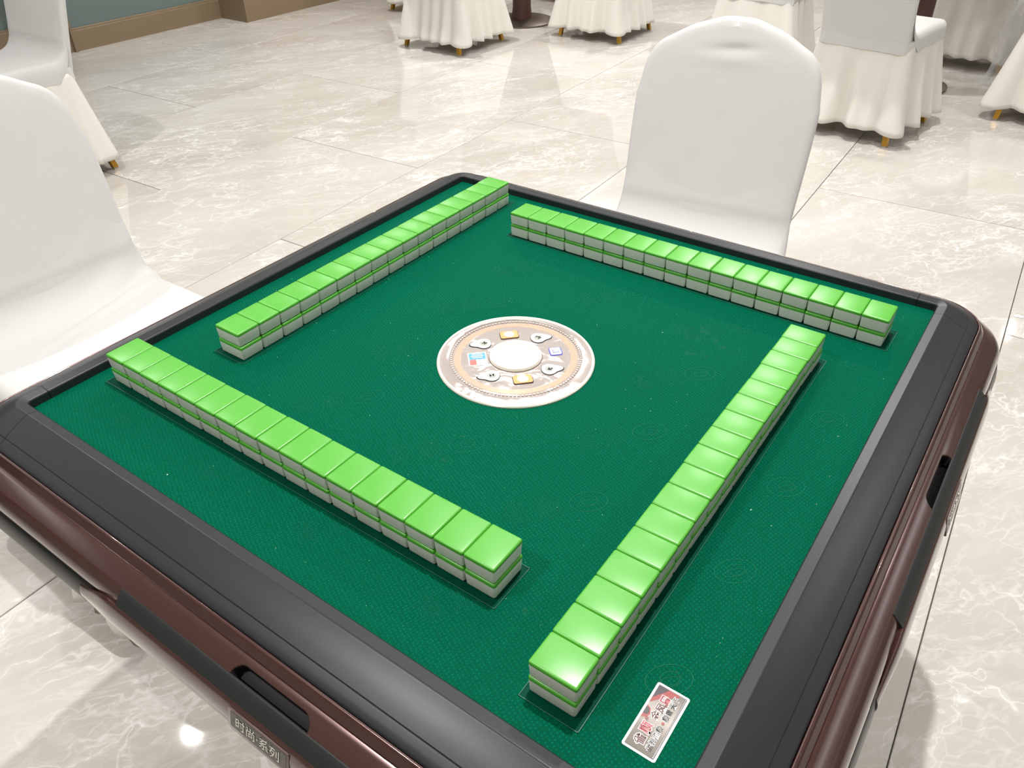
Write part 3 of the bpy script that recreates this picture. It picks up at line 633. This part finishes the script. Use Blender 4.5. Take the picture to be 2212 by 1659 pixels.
# ------------------------------------------------------------------ banquet chairs (front faces -y, origin on the floor under the seat centre)
def back_pt(z): return 0.200 + 0.235 * (z - 0.45)          # y of the back's middle plane
HB, TB = 0.2069, 0.927
OUT = [(HB * .97, .40), (HB * .98, .55), (HB, .68), (HB, .76), (HB * .985, TB - .155), (HB * .935, TB - .093), (HB * .83, TB - .060), (HB * .68, TB - .044), (HB * .5, TB - .023), (HB * .33, TB - .0118), (HB * .15, TB), (0, TB)]
def outline(inset, crown):
    top = [(max(0, x - inset) if x > 0 else 0, z if z < 0.74 else z - inset * (0.4 if z < 0.82 else 0.9)) for x, z in crown]
    pts = [(x, z) for x, z in top] + [(-x, z) for x, z in reversed(top[:-1])]
    return pts
def make_back(parent, crown=OUT, dent=False):
    rings = [(0.016, -0.0165), (0.008, -0.0155), (0.002, -0.011), (0.0, -0.003), (0.0, 0.006), (0.003, 0.013), (0.012, 0.0165)]
    base = crown
    # resample crown for smoothness
    def smoothen(p, it=2):
        for _ in range(it):
            q = [p[0]]
            for a, b in zip(p, p[1:]): q += [(a[0] * .75 + b[0] * .25, a[1] * .75 + b[1] * .25), (a[0] * .25 + b[0] * .75, a[1] * .25 + b[1] * .75)]
            q.append(p[-1]); p = q
        return p
    cr = smoothen(base)
    V, F = [], []; n = 2 * len(cr) - 1
    for ins, dy in rings:
        for x, z in outline(ins, cr): V.append((x, back_pt(z) + dy, z))
    for j in range(len(rings) - 1):
        for i in range(n): k_ = (i + 1) % n; F.append((j * n + i, j * n + k_, (j + 1) * n + k_, (j + 1) * n + i))
    # faces of the slab: horizontal strips between left and right outline points
    def cap(off, rev, dy0):
        m_ = len(cr); cols = 10; grid = []
        for i in range(m_):
            a = V[off + i]; b = V[off + n - 1 - i] if i < m_ - 1 else a
            row = []
            for q in range(cols + 1):
                if q == 0: row.append(off + i); continue
                if q == cols: row.append(off + n - 1 - i if i < m_ - 1 else off + i); continue
                f = q / cols; x_ = a[0] + (b[0] - a[0]) * f; z_ = a[2]; y_ = a[1] + (b[1] - a[1]) * f + dy0 * (1 - (2 * f - 1) ** 2) * sstep(0.927, 0.86, z_)
                if dent and dy0 < 0:
                    y_ += 0.006 * math.exp(-((x_ - 0.005) / 0.040) ** 2 - ((z_ - 0.868 - 0.1 * x_) / 0.009) ** 2) - 0.002 * math.exp(-((x_ + 0.01) / 0.06) ** 2 - ((z_ - 0.846) / 0.010) ** 2)
                if i == m_ - 1: row.append(off + i)
                else: V.append((x_, y_, z_)); row.append(len(V) - 1)
            grid.append(row)
        for i in range(m_ - 1):
            for q in range(cols):
                f = [grid[i][q], grid[i][q + 1], grid[i + 1][q + 1], grid[i + 1][q]]; g = []
                for a in f:
                    if a not in g: g.append(a)
                if len(g) >= 3: F.append(tuple(g if not rev else g[::-1]))
    cap(0, True, -0.004); cap((len(rings) - 1) * n, False, 0.004)
    o = mesh_obj('backrest', V, F, M_CLOTH, parent)
    bm = bmesh.new(); bm.from_mesh(o.data); bmesh.ops.recalc_face_normals(bm, faces=bm.faces[:]); bm.to_mesh(o.data); bm.free()
    return o
def make_seat(parent, folds=0.0):
    # profile from the back's front face, curving forward over the cushion
    pf = []
    for i in range(7): a = i / 6; pf.append((back_pt(0.62 - 0.075 * a) - 0.0175 - 0.004 * a, 0.62 - 0.075 * a, 0.0))
    cy, cz, r = pf[-1][0] - 0.055, 0.52, 0.055
    y_s, z_s = pf[-1][0], pf[-1][1]
    for i in range(1, 15):
        a = math.pi / 2 * i / 14; pf.append((y_s - 0.075 * (1 - math.cos(a)) , z_s - 0.070 * math.sin(a), i / 14))
    y1 = pf[-1][0]
    for i in range(1, 46): f = i / 45; pf.append((y1 + (-0.185 - y1) * f, 0.475 + 0.006 * math.sin(math.pi * f), 1))
    for i in range(1, 6): a = math.pi / 2 * i / 5; pf.append((-0.185 - 0.038 * math.sin(a), 0.437 + 0.038 * math.cos(a), 1))
    pf.append((-0.225, 0.415, 1)); pf.append((-0.222, 0.395, 1))
    NX = 48; V, F = [], []
    for j, (y, z, s_) in enumerate(pf):
        hw = 0.200 + (0.219 - 0.200) * s_
        if y < -0.16: hw -= 0.03 * ((-0.16 - y) / 0.065) ** 2
        for i in range(NX + 1):
            t_ = -1 + 2 * i / NX; e = abs(t_)
            if e < 0.80: x = t_ / 0.80 * (hw - 0.028); dz = 0
            else:
                a = (e - 0.80) / 0.12
                if a <= 1: x = math.copysign(hw - 0.028 + 0.028 * math.sin(a * math.pi / 2), t_); dz = 0.030 * (1 - math.cos(a * math.pi / 2))
                else: x = math.copysign(hw + 0.002 * math.sin(3 * (a - 1)), t_); dz = 0.030 + (e - 0.92) / 0.08 * 0.050
            back_drop = dz * s_
            yy = y + (0.012 * (e - .8) / .2 if (s_ < 1 and e > .8) else 0) * (1 - s_)
            zz = max(z - back_drop, min(z, 0.395))
            if folds and 0.0 <= s_ <= 1:
                ph = y - 0.36 * x; wgt = math.exp(-((ph - 0.095) / 0.055) ** 2) * sstep(-0.20, 0.16, x) * (1 - 0.0 * s_); zz += folds * wgt * math.sin(ph * 150 + 1.1 * math.sin(x * 11)) * (0.6 + 0.4 * math.cos(ph * 67)); yy -= folds * 0.8 * wgt * (1 - s_) * math.sin(ph * 150)
            V.append((x, yy, zz))
    for j in range(len(pf) - 1):
        for i in range(NX): a = j * (NX + 1) + i; F.append((a, a + 1, a + NX + 2, a + NX + 1))
    o = mesh_obj('seat', V, F, M_CLOTH, parent)
    bm = bmesh.new(); bm.from_mesh(o.data); bmesh.ops.recalc_face_normals(bm, faces=bm.faces[:])
    # make sure the top faces up
    f = max(bm.faces, key=lambda q: q.calc_center_median().z - abs(q.calc_center_median().y) * 2 if q.calc_center_median().y < 0.05 else -9)
    if f.normal.z < 0: bmesh.ops.reverse_faces(bm, faces=bm.faces[:])
    bm.to_mesh(o.data); bm.free(); return o
def sq_path(h, hy, r, n):
    """n samples round a rounded square, returns (x,y,nx,ny)"""
    P_ = []; per = 4 * (2 * h - 2 * r) + 2 * math.pi * r
    sides = []
    segs = []
    cs = [(h - r, hy - r, 0), (-h + r, hy - r, 90), (-h + r, -hy + r, 180), (h - r, -hy + r, 270)]
    for q in range(4):
        cx, cy, a0 = cs[q]; nx_, ny_, _ = cs[(q + 1) % 4]
        segs.append(('arc', cx, cy, a0, math.pi * r / 2)); a1 = math.radians(a0 + 90)
        p0 = (cx + r * math.cos(a1), cy + r * math.sin(a1)); p1 = (nx_ + r * math.cos(a1), ny_ + r * math.sin(a1))
        segs.append(('lin', p0, p1, a1, math.dist(p0, p1)))
    tot = sum(s_[4] for s_ in segs)
    for i in range(n):
        d = tot * i / n
        for sg in segs:
            if d <= sg[4] + 1e-9: break
            d -= sg[4]
        f = d / sg[4]
        if sg[0] == 'arc': a = math.radians(sg[3] + 90 * f); P_.append((sg[1] + r * math.cos(a), sg[2] + r * math.sin(a), math.cos(a), math.sin(a)))
        else: P_.append((sg[1][0] + (sg[2][0] - sg[1][0]) * f, sg[1][1] + (sg[2][1] - sg[1][1]) * f, math.cos(sg[3]), math.sin(sg[3])))
    return P_
def make_skirt(parent, seed, hem=0.055):
    rr = random.Random(seed); n = 260; rows = 16
    base = sq_path(0.212, 0.214, 0.05, n)
    ph = []; x = 0
    nfl = 17
    cents = sorted((i + rr.uniform(-0.22, 0.22)) / nfl for i in range(nfl)); amps = [rr.uniform(0.7, 1.25) for _ in cents]
    def flute(t_):
        v = 0
        for c_, a_ in zip(cents, amps):
            d = (t_ - c_ + 0.5) % 1 - 0.5; v += a_ * math.exp(-(d * nfl * 2.35) ** 2)
        return v
    V, F = [], []
    for j in range(rows + 1):
        f = j / rows; z = 0.432 + (hem - 0.432) * f
        for i, (x, y, nx, ny) in enumerate(base):
            fl = flute(i / n); corner = abs(nx * ny) * 2
            off = 0.002 + 0.030 * f ** 1.2 + (0.058 * fl - 0.024) * f ** 0.9 + 0.050 * corner ** 1.5 * f
            sink = (0.012 if y > 0.15 else 0) * (1 - f)
            V.append((x + nx * off, y + ny * (off - sink), z + (0.006 * (1 - fl) + 0.012 * (1 - corner) * 0.6) * f ** 3))
    for j in range(rows):
        for i in range(n): k_ = (i + 1) % n; F.append((j * n + i, (j + 1) * n + i, (j + 1) * n + k_, j * n + k_))
    o = mesh_obj('skirt', V, F, M_SKIRT, parent)
    md = o.modifiers.new('thickness', 'SOLIDIFY'); md.thickness = 0.0022; md.offset = -1
    return o
def make_legs(parent):
    for sx in (-1, 1):
        for (y0, y1) in ((-0.170, -0.215), (0.165, 0.235)):
            V, F = [], []
            for z, cx, cy, h in ((0.0, 0.225 * sx, y1, 0.0095), (0.008, 0.225 * sx, y1, 0.0100), (0.0082, 0.225 * sx, y1, 0.0115), (0.40, 0.165 * sx, y0, 0.0125)):
                b = len(V); V += [(cx - h, cy - h, z), (cx + h, cy - h, z), (cx + h, cy + h, z), (cx - h, cy + h, z)]
                if b:
                    for q in range(4): F.append((b - 4 + q, b - 4 + (q + 1) % 4, b + (q + 1) % 4, b + q))
            F += [(3, 2, 1, 0), (len(V) - 4, len(V) - 3, len(V) - 2, len(V) - 1)]
            fm = [1] * 4 + [0] * (len(F) - 6) + [1, 0]
            mesh_obj('leg', V, F, [M_GOLD, M_PAD], parent, False, fm)
def make_chair(loc, rz, label, seed, group='white covered banquet chairs', folds=0.0, dent=False, sc=1.0):
    e = empty('banquet_chair', (loc[0], loc[1], 0), math.radians(rz), label=label, cat='chair', group=group)
    make_back(e, dent=dent); make_seat(e, folds)
    bm = bmesh.new(); prism(bm, [(x, y + 0.001) for x, y in rrect(0.430, 0.432, 0.05, 6)], 0.392, 0.446, 0, 0.008); bm_obj('seat_band', bm, M_CLOTH, e, True, 50)
    pl = [(0.15, 0.455), (0.183, 0.488), (back_pt(0.53) - 0.012, 0.53), (back_pt(0.53), 0.53), (back_pt(0.395) + 0.004, 0.395), (0.15, 0.395)]
    V = [(sx * 0.2005, y, z) for sx in (-1, 1) for y, z in pl]; F = [tuple(range(6)), tuple(range(11, 5, -1))] + [(i, (i + 1) % 6, 6 + (i + 1) % 6, 6 + i) for i in range(6)]
    mesh_obj('cover_gusset', V, F, M_CLOTH, e, False); make_skirt(e, seed); make_legs(e); return e
make_chair((-0.1648, 0.830), 7.2, 'white covered banquet chair at the far side of the mahjong table, rounded back', 1, dent=True)
make_chair((-0.9366, -0.052), 88.4, 'white covered banquet chair at the left side of the mahjong table', 2, folds=0.006)
make_chair((-3.202, 0.857), 3, 'white covered chair standing alone near the teal wall, top left corner', 3)
make_chair((-3.094, 3.685), 179.1, 'covered chair with ivory skirt and three gold feet, in front of the bronze pedestal', 4)
make_chair((-2.40, 4.461), -88.4, 'ivory skirted chair right of the bronze pedestal', 5)
make_chair((-3.93, 4.465), 90, 'ivory skirted chair left of the bronze pedestal, mostly out of frame', 6)
make_chair((-3.10, 5.42), 0, 'ivory skirted chair behind the bronze pedestal', 7)
make_chair((-0.401, 3.507), 171.7, 'covered chair with its back turned, standing in front at the right', 8)
make_chair((-1.22, 4.20), 92, 'ivory skirted chair behind the rounded chair back, left of the turned chair', 9)
make_chair((0.345, 4.16), 272, 'ivory skirted chair cut by the right edge of the picture', 10)
make_chair((-0.22, 5.05), 0, 'covered chair standing farthest at the right, behind the turned chair', 11)
# pedestal tables
def pedestal(loc, label):
    e = empty('pedestal_table', (loc[0], loc[1], 0), label=label, cat='table')
    lathe('base', [(0, 0), (0.235, 0), (0.237, 0.010), (0.225, 0.016), (0.08, 0.026), (0, 0.026)], M_BRONZE, e, 64)
    lathe('column', [(0.0, 0.02), (0.076, 0.02), (0.066, 0.10), (0.062, 0.70), (0.08, 0.72), (0, 0.72)], M_BROWNCOL, e, 40)
    lathe('table_top', [(0, 0.72), (0.40, 0.72), (0.405, 0.73), (0.405, 0.752), (0.40, 0.76), (0, 0.76)], M_TOP, e, 64)
pedestal((-3.09, 4.46), 'round pedestal table with dark red column on a flat bronze disc base')
pedestal((-0.40, 4.30), 'round pedestal table with dark red column, mostly hidden behind the turned chair')
# plastic film draped over the farthest chair down to the floor
t = NT('crumpled_clear_film'); v = t.coord('Object'); n_ = t.noise(v, 14, 6, 0.7, 1.5); t.bump(n_.outputs[0], 0.9, 0.03); t.set(base_color=(0.92, 0.93, 0.94), roughness=0.16, alpha=0.42, specular=0.8)
M_FILM = t.m
V, F = [], []; NU, NV = 30, 34
rf = random.Random(5)
for j in range(NV + 1):
    for i in range(NU + 1):
        u = i / NU; v_ = j / NV
        # top edge rests over the chair's seat side, lower edge lies on the floor in front
        x = -0.03 + 0.20 * u + 0.08 * v_ * (u - 0.3) ; 
        if v_ < 0.62: q = v_ / 0.62; z = 0.46 * (1 - q) + 0.006; y = 4.755 - 0.05 * q + 0.02 * math.sin(u * 17 + v_ * 4)
        else: q = (v_ - 0.62) / 0.38; z = 0.006; y = 4.705 - 0.20 * q
        z += abs(0.012 * math.sin(u * 23 + v_ * 11) * math.sin(v_ * 19 + u * 5)); x += 0.012 * math.sin(v_ * 15 + u * 6)
        V.append((x, y, z))
for j in range(NV):
    for i in range(NU): a = j * (NU + 1) + i; F.append((a, a + 1, a + NU + 2, a + NU + 1))
tag(mesh_obj('plastic_film', V, F, M_FILM), 'crumpled clear plastic film hanging beside the farthest right chair to the floor', 'plastic film')
# white patch painted as a lamp glint on the floor
bm = bmesh.new(); prism(bm, [(0, 0), (0.022, 0.004), (0.026, 0.016), (0.010, 0.020), (-0.004, 0.010)], 0.0003, 0.002)
o = bm_obj('floor_glint', bm, simple('white_glint', (0.9, 0.9, 0.9), 0.6), None, False); o.location = (0.512, 1.95, 0); tag(o, 'tiny white patch painted as a lamp glint on the floor by a tile joint at right', 'glint')
